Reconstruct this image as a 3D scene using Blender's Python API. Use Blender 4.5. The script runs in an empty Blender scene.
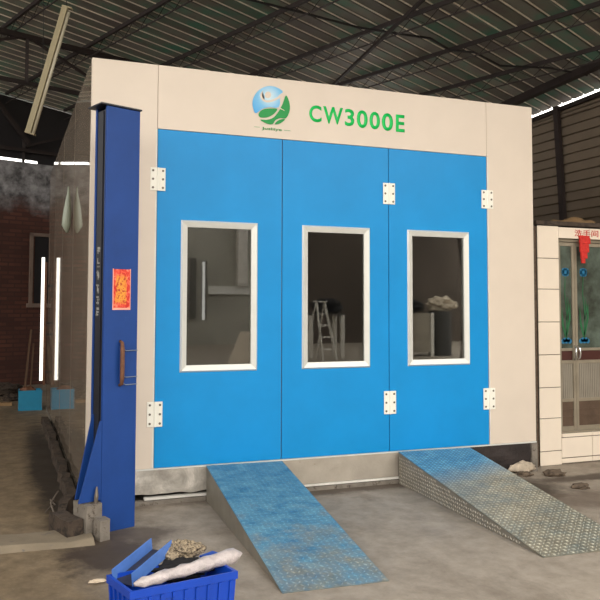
import bpy, bmesh, math, random
from math import sin, cos, pi, radians
from mathutils import Vector, Matrix, noise
random.seed(7)
SC = bpy.context.scene
COL = SC.collection
V = Vector

# ------------------------------------------------------------------ materials
def s2l(c):
    return tuple((x/12.92 if x <= .04045 else ((x+.055)/1.055)**2.4) for x in c)
def rgb(r, g, b):
    return s2l((r/255, g/255, b/255)) + (1,)
class NT:
    def __init__(s, name):
        s.m = bpy.data.materials.new(name); s.m.use_nodes = True
        s.t = s.m.node_tree; s.n = s.t.nodes; s.l = s.t.links
        s.b = s.n['Principled BSDF']; s.out = s.n['Material Output']
    def node(s, kind, **kw):
        n = s.n.new(kind)
        for k, v in kw.items():
            if k in n.inputs.keys() if isinstance(k, str) else False: n.inputs[k].default_value = v
            else: setattr(n, k, v)
        return n
    def coord(s, scale=(1, 1, 1), rot=(0, 0, 0)):
        tc = s.n.new('ShaderNodeTexCoord'); mp = s.n.new('ShaderNodeMapping')
        mp.inputs['Scale'].default_value = scale; mp.inputs['Rotation'].default_value = rot
        s.l.new(tc.outputs['Object'], mp.inputs['Vector']); return mp.outputs['Vector']
    def noise(s, vec, scale, detail=4, rough=.6, dist=0):
        n = s.n.new('ShaderNodeTexNoise'); n.inputs['Scale'].default_value = scale
        n.inputs['Detail'].default_value = detail; n.inputs['Roughness'].default_value = rough
        n.inputs['Distortion'].default_value = dist
        s.l.new(vec, n.inputs['Vector']); return n.outputs['Fac']
    def ramp(s, fac, stops):
        r = s.n.new('ShaderNodeValToRGB'); e = r.color_ramp.elements
        e[0].position, e[0].color = stops[0][0], stops[0][1]
        e[1].position, e[1].color = stops[-1][0], stops[-1][1]
        for p, c in stops[1:-1]:
            x = e.new(p); x.color = c
        s.l.new(fac, r.inputs[0]); return r.outputs[0]
    def mix(s, fac, a, b, mode='MIX'):
        m = s.n.new('ShaderNodeMix'); m.data_type = 'RGBA'; m.blend_type = mode
        for sock, v in ((m.inputs[0], fac), (m.inputs[6], a), (m.inputs[7], b)):
            if hasattr(v, 'is_output'): s.l.new(v, sock)
            else: sock.default_value = v
        return m.outputs[2]
    def math(s, op, a, b=0, c=0):
        m = s.n.new('ShaderNodeMath'); m.operation = op
        for i, v in enumerate((a, b, c)):
            if hasattr(v, 'is_output'): s.l.new(v, m.inputs[i])
            else: m.inputs[i].default_value = v
        return m.outputs[0]
    def bump(s, h, strength=.3, dist=.01):
        b = s.n.new('ShaderNodeBump'); b.inputs['Strength'].default_value = strength
        b.inputs['Distance'].default_value = dist
        s.l.new(h, b.inputs['Height']); s.l.new(b.outputs[0], s.b.inputs['Normal'])
    def col(s, c):
        if hasattr(c, 'is_output'): s.l.new(c, s.b.inputs['Base Color'])
        else: s.b.inputs['Base Color'].default_value = c
    def sep(s, vec):
        x = s.n.new('ShaderNodeSeparateXYZ'); s.l.new(vec, x.inputs[0]); return x.outputs
BLK, WHT = (0, 0, 0, 1), (1, 1, 1, 1)
def simple(name, c, rough=.5, metal=0, var=.12, scale=6, bump=0, bscale=60, spec=.5, dirt=None, dirt_amt=.5):
    n = NT(name); v = n.coord()
    f = n.noise(v, scale)
    lo = tuple(x*(1-var) for x in c[:3]) + (1,); hi = tuple(min(1, x*(1+var)) for x in c[:3]) + (1,)
    k = n.ramp(f, [(.3, lo), (.7, hi)])
    if dirt is not None:
        d = n.noise(v, scale*2.3, 8, .7)
        k = n.mix(n.ramp(d, [(dirt_amt, BLK), (dirt_amt+.12, WHT)]), k, dirt)
    n.col(k)
    n.b.inputs['Roughness'].default_value = rough; n.b.inputs['Metallic'].default_value = metal
    n.b.inputs['Specular IOR Level'].default_value = spec
    if bump: n.bump(n.noise(v, bscale), bump)
    return n.m
M = {}
M['cream'] = simple('cream_panel', rgb(220, 206, 190), .42, var=.03, scale=2.2, bump=.03, bscale=5)
M['door_blue'] = simple('door_blue_paint', rgb(16, 143, 212), .38, var=.05, scale=2.5, bump=.05, bscale=4, spec=.28)
M['alu'] = simple('pale_aluminium', rgb(224, 224, 218), .35, metal=.15, var=.04)
M['hinge'] = simple('white_hinge', rgb(245, 242, 230), .4, var=.03)
M['screw'] = simple('grey_screw', rgb(110, 100, 90), .4, metal=.6)
M['lift_blue'] = simple('lift_blue_paint', rgb(26, 66, 136), .5, var=.1, scale=4, bump=.06, bscale=90, dirt=rgb(40, 84, 150), dirt_amt=.66, spec=.3)
M['lift_dark'] = simple('lift_inner_dark', rgb(30, 32, 42), .45, var=.2)
M['rust'] = simple('rusty_bar', rgb(110, 72, 50), .7, var=.3, scale=30)
M['zinc_wire'] = simple('zinc_wire', rgb(120, 130, 150), .4, metal=.4)
M['green_print'] = simple('green_print', rgb(0, 200, 92), .5, var=.03)
M['leaf_green'] = simple('leaf_green_print', rgb(0, 146, 64), .5, var=.03)
M['red_print'] = simple('red_print', rgb(196, 60, 50), .6)
M['black_cloth'] = simple('black_cloth', rgb(20, 19, 22), .9, bump=.4)
M['pale_cloth'] = simple('pale_cloth', rgb(190, 175, 155), .9, var=.25, scale=25, bump=.5)
M['glove'] = simple('worn_cloth', rgb(158, 142, 118), .9, var=.3, scale=40, bump=.6, dirt=rgb(64, 54, 44), dirt_amt=.48)
M['wrap'] = simple('white_plastic_wrap', rgb(184, 174, 172), .3, var=.2, scale=26, bump=.9, bscale=30)
M['crate'] = simple('crate_blue_plastic', rgb(14, 66, 176), .35, var=.08, dirt=rgb(20, 40, 100), dirt_amt=.62)
M['tray'] = simple('tray_blue_metal', rgb(84, 124, 196), .4, var=.1, scale=12, dirt=rgb(60, 70, 110), dirt_amt=.66)
M['tray_dark'] = simple('tray_dark_bed', rgb(52, 54, 70), .6, var=.3, scale=18)
M['concrete_block'] = simple('concrete_block', rgb(128, 120, 110), .9, var=.2, scale=9, bump=.5, dirt=rgb(70, 58, 48), dirt_amt=.55)
M['dirty_concrete'] = simple('dirty_concrete', rgb(74, 62, 52), .95, var=.35, scale=7, bump=.6, dirt=rgb(40, 33, 28), dirt_amt=.5)
M['kerb_strip'] = simple('kerb_strip', rgb(128, 116, 98), .9, var=.12, scale=5, bump=.3, dirt=rgb(84, 82, 88), dirt_amt=.6)
M['steel_dark'] = simple('dark_steel', rgb(44, 34, 32), .7, var=.3)
M['steel_grey'] = simple('grey_steel', rgb(120, 110, 100), .5, metal=.4)
M['tile'] = simple('cream_tile', rgb(236, 222, 204), .25, var=.04, scale=2, bump=.05)
M['grout'] = simple('grout', rgb(110, 98, 84), .9)
M['alu_frame'] = simple('champagne_aluminium', rgb(150, 140, 122), .4, metal=.2)
M['corr_panel'] = simple('door_slat_panel', rgb(146, 138, 124), .5, var=.08)
M['brown_panel'] = simple('door_lower_panel', rgb(90, 72, 58), .5, var=.2, scale=9)
M['maroon'] = simple('dark_red_band', rgb(70, 34, 28), .5)
M['flower_blue'] = simple('flower_blue_print', rgb(30, 110, 150), .5)
M['stem_green'] = simple('stem_green_print', rgb(36, 100, 62), .5)
M['chrome'] = simple('chrome', rgb(220, 220, 220), .15, metal=.9)
M['red_cloth'] = simple('red_cloth', rgb(200, 46, 38), .8, var=.25, scale=30, bump=.4)
M['box_blue'] = simple('light_blue_box', rgb(26, 138, 178), .5, var=.08)
M['wood'] = simple('old_wood', rgb(150, 120, 84), .8, var=.25, scale=12)
M['white_paint'] = simple('white_paint', rgb(225, 222, 214), .5)
M['lamp_body'] = simple('lamp_batten_body', rgb(142, 130, 98), .5, var=.08)
M['lamp_glass'] = simple('unlit_lamp_tube', rgb(180, 172, 150), .2, var=.04)
M['rock'] = simple('rubble', rgb(96, 82, 68), .95, var=.4, scale=20, bump=.8)
M['paper_scrap'] = simple('paper_scrap', rgb(214, 196, 172), .8)
M['teardrop'] = simple('pale_green_teardrop', rgb(150, 158, 142), .35, var=.1, bump=.3)
M['cable'] = simple('black_cable', rgb(24, 20, 20), .7)
M['cabinet'] = simple('beige_cabinet', rgb(150, 140, 124), .5)
M['steel_white'] = simple('white_steel', rgb(214, 208, 198), .5)
M['wall_grey'] = simple('grey_render', rgb(104, 100, 94), .9, var=.25, scale=.8, bump=.3)
M['pale_render'] = simple('pale_render', rgb(168, 164, 152), .9, var=.2, scale=.6)
M['dark_render'] = simple('dark_render', rgb(84, 74, 66), .9, var=.3, scale=.5)
M['inner'] = simple('booth_inner_panel', rgb(60, 58, 56), .7)
M['insulation'] = simple('rough_dark_edge', rgb(88, 72, 58), .95, var=.5, scale=40, bump=.8)

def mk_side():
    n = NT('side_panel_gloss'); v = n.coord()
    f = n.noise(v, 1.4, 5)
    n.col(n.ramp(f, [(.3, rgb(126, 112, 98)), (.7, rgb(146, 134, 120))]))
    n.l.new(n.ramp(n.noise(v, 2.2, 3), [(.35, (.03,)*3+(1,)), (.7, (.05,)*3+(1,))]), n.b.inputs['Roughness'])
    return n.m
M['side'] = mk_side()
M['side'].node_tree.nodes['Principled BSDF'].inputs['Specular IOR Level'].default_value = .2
M['old_frame'] = simple('old_window_frame', rgb(132, 112, 100), .7)
M['pole'] = simple('dark_wooden_pole', rgb(96, 70, 50), .8)

def mk_brick():
    n = NT('brick_wall'); v = n.coord(rot=(radians(90), 0, 0))
    b = n.n.new('ShaderNodeTexBrick'); n.l.new(v, b.inputs['Vector'])
    b.inputs['Scale'].default_value = 1; b.inputs['Brick Width'].default_value = .24; b.inputs['Row Height'].default_value = .075
    b.inputs['Mortar Size'].default_value = .012
    b.inputs['Color1'].default_value = rgb(104, 62, 50); b.inputs['Color2'].default_value = rgb(76, 44, 36); b.inputs['Mortar'].default_value = rgb(70, 46, 38)
    w = n.coord()
    c = n.mix(n.ramp(n.noise(w, 1.3, 6), [(.4, BLK), (.75, WHT)]), b.outputs['Color'], rgb(70, 44, 38))
    # grey lime render left on the top courses, with a ragged lower edge
    z = n.sep(w)[2]
    h = n.math('ADD', z, n.math('MULTIPLY', n.noise(w, 1.7, 6), .9))
    c = n.mix(n.ramp(n.math('MULTIPLY', n.math('SUBTRACT', h, 3.45), 1.6), [(0, BLK), (.6, WHT)]), c,
              n.ramp(n.noise(w, 6, 6), [(.35, rgb(84, 82, 84)), (.65, rgb(172, 170, 172))]))
    n.col(c); n.b.inputs['Roughness'].default_value = .9
    n.bump(b.outputs['Fac'], -.5, .01)
    return n.m
M['brick'] = mk_brick()

def mk_floor():
    n = NT('workshop_floor'); v = n.coord()
    f = n.noise(v, .9, 8, .6); g = n.noise(v, 7, 8, .7)
    x, y, z = n.sep(v)
    warm = n.ramp(g, [(.3, rgb(98, 84, 64)), (.5, rgb(124, 108, 86)), (.7, rgb(146, 128, 102))])
    cool = n.ramp(g, [(.3, rgb(132, 121, 108)), (.5, rgb(150, 139, 125)), (.7, rgb(166, 154, 140))])
    # the smoother grey screed in front of the booth starts right of x = .75
    edge = n.math('ADD', x, n.math('MULTIPLY', f, .5))
    c = n.mix(n.ramp(n.math('SUBTRACT', edge, .62), [(0, BLK), (.35, WHT)]), warm, cool)
    # stains
    st = n.ramp(n.noise(v, 1.6, 9, .7, .6), [(.52, BLK), (.68, WHT)])
    c = n.mix(n.math('MULTIPLY', st, .42), c, rgb(84, 70, 56))
    sp = n.ramp(n.noise(v, 22, 6, .75), [(.60, BLK), (.70, WHT)])
    c = n.mix(n.math('MULTIPLY', sp, .35), c, rgb(176, 164, 148))
    sp2 = n.ramp(n.noise(v, 13, 8, .8, .4), [(.60, BLK), (.68, WHT)])
    c = n.mix(n.math('MULTIPLY', sp2, .4), c, rgb(70, 58, 48))
    # damp dirt and one dark band: a puddle-shaped blot given by centre, radii
    def blot(cx, cy, rx, ry, col, c, soft=.35, amt=1.0):
        dx = n.math('DIVIDE', n.math('SUBTRACT', x, cx), rx); dy = n.math('DIVIDE', n.math('SUBTRACT', y, cy), ry)
        r = n.math('SQRT', n.math('ADD', n.math('MULTIPLY', dx, dx), n.math('MULTIPLY', dy, dy)))
        r = n.math('ADD', r, n.math('MULTIPLY', n.math('SUBTRACT', n.noise(v, 5, 7, .7), .5), 1.3))
        k = n.ramp(r, [(1-soft, WHT), (1, BLK)])
        return n.mix(n.math('MULTIPLY', k, amt), c, col)
    c = blot(4.0, -.45, .45, .38, rgb(50, 38, 28), c, .5, .9)
    c = blot(4.9, -.35, .9, .12, rgb(58, 44, 34), c, .5, .8)
    c = blot(4.3, -.9, .75, .3, rgb(84, 66, 52), c, .6, .6)
    c = blot(5.2, -1.0, .6, .2, rgb(52, 40, 32), c, .5, .8)
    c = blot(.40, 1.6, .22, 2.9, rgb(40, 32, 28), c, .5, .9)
    c = blot(.62, -.95, .34, .5, rgb(58, 46, 38), c, .5, .9)
    c = blot(.80, -.66, .42, .2, rgb(84, 72, 62), c, .5, .8)
    c = blot(2.5, -.04, 1.6, .16, rgb(72, 60, 50), c, .5, .8)  # darker band along the foot of the booth
    n.col(c)
    n.l.new(n.ramp(n.noise(v, 1.1, 4), [(.3, (.55,)*3+(1,)), (.7, (.85,)*3+(1,))]), n.b.inputs['Roughness'])
    n.bump(g, .25, .006)
    return n.m
M['floor'] = mk_floor()

def mk_roof():
    n = NT('roof_sheet'); v = n.coord()
    c = n.ramp(n.noise(v, 1.9, 5), [(.35, rgb(84, 76, 69)), (.5, rgb(95, 91, 80)), (.68, rgb(60, 98, 80))])
    n.col(c); n.b.inputs['Roughness'].default_value = .5
    return n.m
M['roof'] = mk_roof()
M['rib_light'] = simple('painted_rib_light', rgb(232, 222, 206), .4, var=.25, scale=2)  # near-white colour stands in for light caught by the ribs
M['corr_wall'] = simple('corrugated_wall_sheet', rgb(118, 104, 88), .6, var=.12, scale=1.5)
M['gable'] = simple('dark_gable_sheet', rgb(36, 32, 34), .7)

def mk_skirt():
    n = NT('galvanised_skirt'); v = n.coord()
    f = n.noise(v, 5, 8, .7, 1); x, y, z = n.sep(v)
    c = n.ramp(f, [(.3, rgb(150, 144, 136)), (.5, rgb(186, 180, 170)), (.65, rgb(222, 214, 204))])
    n.col(c); n.b.inputs['Metallic'].default_value = .15; n.b.inputs['Roughness'].default_value = .34
    n.bump(n.noise(v, 9, 4), .5, .02)
    return n.m
M['skirt'] = mk_skirt()
M['skirt_beige'] = simple('beige_skirt', rgb(172, 163, 150), .5, metal=.15, var=.12, scale=5, bump=.2, dirt=rgb(120, 100, 80), dirt_amt=.62)
M['skirt_dark'] = simple('dark_skirt', rgb(48, 40, 38), .8, var=.4, scale=7, bump=.5, dirt=rgb(150, 138, 122), dirt_amt=.68)

def mk_plate(name, fade0, fade1, worn=.6, gain=1.0):
    """chequer plate with blue paint worn off; fade in local y (0 top .. -1.8 foot)"""
    n = NT(name); v = n.coord(); x, y, z = n.sep(v)
    g_ = lambda *c: rgb(*[min(255, q*gain) for q in c])
    metal = n.ramp(n.noise(v, 8, 6), [(.3, g_(122, 120, 108)), (.7, g_(164, 160, 144))])
    blue = n.ramp(n.noise(n.coord((1, 2, 1)), 7, 8, .75), [(.32, g_(40, 98, 136)), (.68, g_(104, 150, 170))])
    k = n.math('ADD', n.math('MULTIPLY', n.math('SUBTRACT', y, fade1), 1/(fade0-fade1)),
               n.math('MULTIPLY', n.math('SUBTRACT', n.noise(v, 6, 8, .7), .5), worn))
    if 'right' in name:
        k = n.math('ADD', k, n.math('MULTIPLY', x, -.35))
    mk = n.ramp(k, [(.1, BLK), (.75, WHT)])
    # thin scuffed grey blue patches over the bare metal
    sc = n.math('MULTIPLY', n.ramp(n.noise(n.coord((1, 2.4, 1)), 3, 8, .75), [(.46, BLK), (.66, WHT)]), .4)
    n.col(n.mix(mk, n.mix(sc, metal, rgb(96, 132, 146)), blue))
    n.l.new(n.math('MULTIPLY', n.math('SUBTRACT', 1, mk), .45), n.b.inputs['Metallic'])
    n.b.inputs['Roughness'].default_value = .42
    return n.m
M['plate_left'] = mk_plate('worn_plate_left', -.5, -2.5, 2.2)
M['plate_right'] = mk_plate('worn_plate_right', -.30, -.80, .5)
M['lug_left'] = mk_plate('plate_lug_left', -.5, -2.5, 2.2, 1.1)
M['lug_right'] = mk_plate('plate_lug_right', -.30, -.80, .5, 1.32)
M['lug_side'] = simple('plate_lug_side', rgb(196, 188, 172), .4, metal=.2)
M['plate_side'] = simple('bare_plate_side', rgb(140, 134, 122), .45, metal=.4, var=.15)

def mk_glass():
    n = NT('window_glass'); n.n.remove(n.b)
    tr = n.n.new('ShaderNodeBsdfTransparent'); tr.inputs[0].default_value = (.72, .74, .72, 1)
    gl = n.n.new('ShaderNodeBsdfGlossy'); gl.inputs['Roughness'].default_value = .012
    fr = n.n.new('ShaderNodeFresnel'); fr.inputs[0].default_value = 1.75
    mx = n.n.new('ShaderNodeMixShader')
    n.l.new(fr.outputs[0], mx.inputs[0]); n.l.new(tr.outputs[0], mx.inputs[1]); n.l.new(gl.outputs[0], mx.inputs[2])
    n.l.new(mx.outputs[0], n.out.inputs[0]); return n.m
M['glass'] = mk_glass()
def mk_frost():
    n = NT('etched_glass'); v = n.coord()
    n.col(n.ramp(n.noise(v, 4, 5), [(.35, rgb(52, 56, 48)), (.65, rgb(96, 108, 98))]))
    n.b.inputs['Roughness'].default_value = .22; return n.m
M['frost'] = mk_frost()
def mk_tube():
    n = NT('lit_lamp_tube'); n.b.inputs['Emission Color'].default_value = (1, .95, .82, 1)
    n.b.inputs['Emission Strength'].default_value = 1.6; n.col(WHT); return n.m
M['tube_lit'] = mk_tube()
def mk_logo():
    n = NT('emblem_sky_blue'); v = n.coord(); x, y, z = n.sep(v)
    dx = n.math('SUBTRACT', x, -.02); dz = n.math('SUBTRACT', z, .07)
    r = n.math('SQRT', n.math('ADD', n.math('MULTIPLY', dx, dx), n.math('MULTIPLY', dz, dz)))
    n.col(n.ramp(n.math('MULTIPLY', r, 5), [(.12, rgb(200, 228, 242)), (.5, rgb(120, 192, 236)), (1, rgb(50, 160, 232))]))
    n.b.inputs['Roughness'].default_value = .5; return n.m
M['logo_blue'] = mk_logo()
def mk_poster():
    n = NT('red_paper_print'); v = n.coord((60, 60, 42))
    f = n.noise(v, .55, 5, .6, 1.4); g = n.noise(v, .5, 2, .5, .5)
    x, y, z = n.sep(n.coord())
    dc = n.math('ABSOLUTE', n.math('SUBTRACT', x, .120)); dz = n.math('ABSOLUTE', n.math('SUBTRACT', z, 1.58))
    mid = n.math('MAXIMUM', n.math('MULTIPLY', dc, 1/.045), n.math('MULTIPLY', dz, 1/.105))
    rd = n.ramp(f, [(.42, rgb(206, 30, 16)), (.55, rgb(236, 84, 60)), (.66, rgb(244, 150, 120))])
    ye = n.ramp(f, [(.44, rgb(190, 60, 24)), (.5, rgb(240, 170, 60)), (.62, rgb(226, 120, 40))])
    c = n.mix(n.ramp(n.math('ADD', mid, n.math('MULTIPLY', n.math('SUBTRACT', g, .5), .8)), [(.75, WHT), (1, BLK)]), rd, ye)
    n.col(c); n.b.inputs['Roughness'].default_value = .6; return n.m
M['poster'] = mk_poster()
M['poster_edge'] = simple('faded_pink_paper', rgb(238, 170, 150), .6)
M['pale_mark'] = simple('pale_lettering', rgb(150, 150, 146), .6, var=.3, scale=50)

# ------------------------------------------------------------------ mesh helpers
def bx(bm, x0, x1, y0, y1, z0, z1, mtx=None, bev=0):
    vs = [bm.verts.new(V((x, y, z))) for z in (z0, z1) for y in (y0, y1) for x in (x0, x1)]
    fs = [bm.faces.new([vs[i] for i in f]) for f in ((0, 2, 3, 1), (4, 5, 7, 6), (0, 1, 5, 4), (2, 6, 7, 3), (0, 4, 6, 2), (1, 3, 7, 5))]
    if bev:
        es = set(e for f in fs for e in f.edges)
        r = bmesh.ops.bevel(bm, geom=list(es), offset=bev, segments=2, affect='EDGES', profile=.5)
        vs = list({v for f in r['faces'] for v in f.verts} | {v for v in vs if v.is_valid})
    if mtx is not None:
        for v in vs: v.co = mtx @ v.co
    return vs
def bar(bm, a, b, w, h=None, up=(0, 0, 1)):
    a, b = V(a), V(b); h = w if h is None else h
    d = (b-a).normalized(); u = V(up)
    if abs(d.dot(u)) > .98: u = V((0, 1, 0))
    s = d.cross(u).normalized(); u = s.cross(d)
    vs = [bm.verts.new(p + s*i*w/2 + u*j*h/2) for p in (a, b) for i, j in ((-1, -1), (1, -1), (1, 1), (-1, 1))]
    for f in ((0, 3, 2, 1), (4, 5, 6, 7), (0, 1, 5, 4), (1, 2, 6, 5), (2, 3, 7, 6), (3, 0, 4, 7)): bm.faces.new([vs[i] for i in f])
def tube(bm, pts, r, n=10, caps=True):
    pts = [V(p) for p in pts]; rs = r if isinstance(r, (list, tuple)) else [r]*len(pts)
    rings = []; prev = None
    for i, p in enumerate(pts):
        d = (pts[min(i+1, len(pts)-1)] - pts[max(i-1, 0)]).normalized()
        u = prev if prev is not None else (V((0, 0, 1)) if abs(d.z) < .9 else V((1, 0, 0)))
        s = d.cross(u).normalized(); u = s.cross(d).normalized(); prev = u
        rings.append([bm.verts.new(p + (s*cos(2*pi*k/n) + u*sin(2*pi*k/n))*rs[i]) for k in range(n)])
    for a, b in zip(rings, rings[1:]):
        for k in range(n): bm.faces.new((a[k], a[(k+1) % n], b[(k+1) % n], b[k]))
    if caps:
        bm.faces.new(rings[0][::-1]); bm.faces.new(rings[-1])
def cyl(bm, c, axis, r, h, n=16):
    c = V(c); axis = V(axis).normalized()
    tube(bm, [c, c+axis*h], r, n)
def prism_xz(bm, pts, y0, y1):
    """polygon in x-z extruded along y (y0 nearer the camera)"""
    a = [bm.verts.new((x, y0, z)) for x, z in pts]; b = [bm.verts.new((x, y1, z)) for x, z in pts]
    bm.faces.new(a); bm.faces.new(b[::-1]); n = len(a)
    for i in range(n): bm.faces.new((a[i], b[i], b[(i+1) % n], a[(i+1) % n]))
def mesh_obj(name, bm, mat, parent=None, smooth=False, local=False, origin=None):
    bmesh.ops.recalc_face_normals(bm, faces=bm.faces)
    if origin is not None:
        for v in bm.verts: v.co -= V(origin)
    me = bpy.data.meshes.new(name); bm.to_mesh(me); bm.free()
    o = bpy.data.objects.new(name, me); COL.objects.link(o)
    if origin is not None: o.location = origin
    me.materials.append(M[mat])
    if smooth:
        for p in me.polygons: p.use_smooth = True
    if parent is not None:
        o.parent = parent
        if not local: o.matrix_parent_inverse = world(parent).inverted()
    return o
def world(o):
    m = Matrix.LocRotScale(o.location, o.rotation_euler, o.scale)
    if o.parent: return world(o.parent) @ o.matrix_parent_inverse @ m
    return m
def thing(name, label, cat, loc=(0, 0, 0), rz=0, group=None):
    o = bpy.data.objects.new(name, None); COL.objects.link(o); o.empty_display_size = .1
    o.location = loc; o.rotation_euler = (0, 0, rz); o['label'] = label; o['category'] = cat
    if group: o['group'] = group
    return o
def tag(o, label, cat, group=None):
    o['label'] = label; o['category'] = cat
    if group: o['group'] = group
    return o
def struct(o, label=None, cat=None):
    o['kind'] = 'structure'
    if label: o['label'] = label
    if cat: o['category'] = cat
    return o
def one(fn, *a, **k):
    bm = bmesh.new(); fn(bm, *a, **k); return bm
def BX(*a, **k):
    return one(bx, *a, **k)
def text_bm(body, x0, x1, y, z0, z1, t=.002, offset=0.0, shear=0, skew=0):
    cu = bpy.data.curves.new('t', 'FONT'); cu.body = body; cu.offset = offset; cu.shear = shear; cu.resolution_u = 6
    ob = bpy.data.objects.new('t', cu); COL.objects.link(ob)
    dg = bpy.context.evaluated_depsgraph_get(); dg.update()
    me = bpy.data.meshes.new_from_object(ob.evaluated_get(dg))
    bm = bmesh.new(); bm.from_mesh(me)
    bpy.data.objects.remove(ob); bpy.data.meshes.remove(me); bpy.data.curves.remove(cu)
    xs = [v.co.x for v in bm.verts]; zs = [v.co.y for v in bm.verts]
    ax, bx_, az, bz = min(xs), max(xs), min(zs), max(zs)
    for v in bm.verts:
        v.co = V((x0+(v.co.x-ax)/(bx_-ax)*(x1-x0), y, z0+(v.co.y-az)/(bz-az)*(z1-z0)))
    r = bmesh.ops.extrude_face_region(bm, geom=bm.faces[:])
    for v in [g for g in r['geom'] if isinstance(g, bmesh.types.BMVert)]: v.co.y += t
    return bm
def blob(c, r, seed, sub=3, amp=.3, freq=2.0, zmin=None):
    bm = bmesh.new(); bmesh.ops.create_icosphere(bm, subdivisions=sub, radius=1)
    for v in bm.verts:
        k = 1 + amp*noise.noise(v.co*freq+V((seed*3.1, seed*1.7, seed)))+amp*.4*noise.noise(v.co*freq*3+V((seed, 0, 0)))
        v.co = V((v.co.x*r[0], v.co.y*r[1], v.co.z*r[2]))*k + V(c)
        if zmin is not None: v.co.z = max(v.co.z, zmin)
    return bm

# ------------------------------------------------------------------ camera (lens shift as in the cropped photograph)
F = 726.56; yaw, pitch, roll = .3386, .0515, .0052
fw = V((sin(yaw)*cos(pitch), cos(yaw)*cos(pitch), sin(pitch))); rt = V((cos(yaw), -sin(yaw), 0)); up = rt.cross(fw)
r2 = cos(roll)*rt + sin(roll)*up; u2 = -sin(roll)*rt + cos(roll)*up
cd = bpy.data.cameras.new('camera'); cam = bpy.data.objects.new('camera', cd); COL.objects.link(cam)
cam.matrix_world = Matrix(((r2.x, u2.x, -fw.x, 0), (r2.y, u2.y, -fw.y, -5.4117), (r2.z, u2.z, -fw.z, 1.5), (0, 0, 0, 1)))
cd.sensor_width = 36; cd.lens = F/600*36; cd.shift_x = (300-261.24)/600; cd.shift_y = -(300-264.4)/600; cd.clip_end = 200
SC.camera = cam

# ------------------------------------------------------------------ frames of the shed (turned 20.5 degrees to the booth)
TH = radians(20.5); A = V((cos(TH), sin(TH), 0)); B = V((-sin(TH), cos(TH), 0)); K = .10; Z0 = 5.444
def AB(a, b, z): return A*a + B*b + V((0, 0, z))
def roofz(a): return Z0 - K*a

# floor (workshop slab and the yard)
fl = mesh_obj('floor', BX(-14, 20, -30, 16, -.2, 0), 'floor'); struct(fl)

# ceiling: ribbed sheets, ribs run down the slope
XW = 8.0
bm = bmesh.new()
prof = []
b = -5.0
while b < 9.2:
    prof += [(b, 0), (b+.172, 0), (b+.176, .03), (b+.2, .03)]
    b += .21
def a_end(bb):   # where the roof meets the right wall plane x = XW + .03
    return (XW + .03 + bb*sin(TH))/cos(TH)
lo = [bm.verts.new(AB(-7.5, bb, roofz(-7.5)+h)) for bb, h in prof]
hi = [bm.verts.new(AB(a_end(bb), bb, roofz(a_end(bb))+h)) for bb, h in prof]
for i in range(len(prof)-1): bm.faces.new((lo[i], lo[i+1], hi[i+1], hi[i]))
bmesh.ops.solidify(bm, geom=bm.faces[:], thickness=.004)
ceil = struct(mesh_obj('ceiling', bm, 'roof'))
bm = bmesh.new(); b = -5.0
while b < 7.4:   # pale strip along every rib: the light its side catches, put into colour
    e = a_end(b)-.05
    bar(bm, AB(-7.4, b+.165, roofz(-7.4)-.004), AB(e, b+.165, roofz(e)-.004), .016, .012)
    b += .21
mesh_obj('rib_light_strip', bm, 'rib_light', ceil)['kind'] = 'stuff'
# open-web joists under the sheets
for i, a in enumerate((-1.6, -.5, .58, 1.66, 2.74, 3.83, 4.91, 6.0, 7.08)):
    bm = bmesh.new(); z = roofz(a)-.035
    bmax = 7.5; bmin = -4.9
    if a > 7: bmin = (a*cos(TH)-XW)/sin(TH)+1; bmin = max(bmin, -2.6)
    bar(bm, AB(a, bmin, z), AB(a, bmax, z), .036, .05)
    bar(bm, AB(a, bmin, z-.17), AB(a, bmax, z-.17), .014, .014)
    q = bmin
    while q < bmax-.4:
        bar(bm, AB(a, q, z-.03), AB(a, q+.2, z-.165), .007); bar(bm, AB(a, q+.2, z-.165), AB(a, q+.4, z-.03), .007); q += .4
    mesh_obj('roof_joist', bm, 'steel_dark', ceil)
# the truss that carries the joists at the left, its chords level
bm = bmesh.new()
zt, zb = 5.06, 4.42; bt = 4.35
bar(bm, AB(-6.5, bt, zt), AB(4.6, bt, zt-.02), .07, .07); bar(bm, AB(-6.5, bt, zb), AB(3.9, bt, zb), .05, .05)
for a in (-5.5, -3.6, -1.7, .1, 1.85, 3.4): bar(bm, AB(a, bt, zt), AB(a, bt, zb), .045)
for a, c in ((-5.5, -3.6), (-1.7, -3.6), (-1.7, .1), (1.85, .1), (1.85, 3.4)): bar(bm, AB(a, bt, zt), AB(c, bt, zb), .035)
mesh_obj('roof_truss', bm, 'steel_dark', ceil)
# heavier girder towards the right eaves, and the diagonal tie rod
bm = bmesh.new(); bar(bm, AB(8.3, 1.75, roofz(8.3)-.12), AB(6.9, -2.0, roofz(6.9)-.12), .11, .1); mesh_obj('roof_girder', bm, 'steel_dark', ceil)
bm = bmesh.new(); bar(bm, AB(5.95, 3.2, roofz(5.95)-.3), AB(4.0, -.92, roofz(4.0)-.3), .035); mesh_obj('tie_rod', bm, 'steel_dark', ceil)
bm = bmesh.new()
tube(bm, [(2.2, 2.35, 5.0), (3.23, 2.42, 4.937), (4.03, 2.44, 4.861), (4.54, 2.35, 4.817), (5.0, 2.4, 4.84), (5.32, 2.44, 4.74), (5.6, 2.31, 4.70), (6.08, 2.43, 4.62), (6.74, 2.26, 4.613), (7.4, 2.3, 4.6)], .014, 6)
mesh_obj('sagging_cable', bm, 'cable', ceil)

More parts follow.
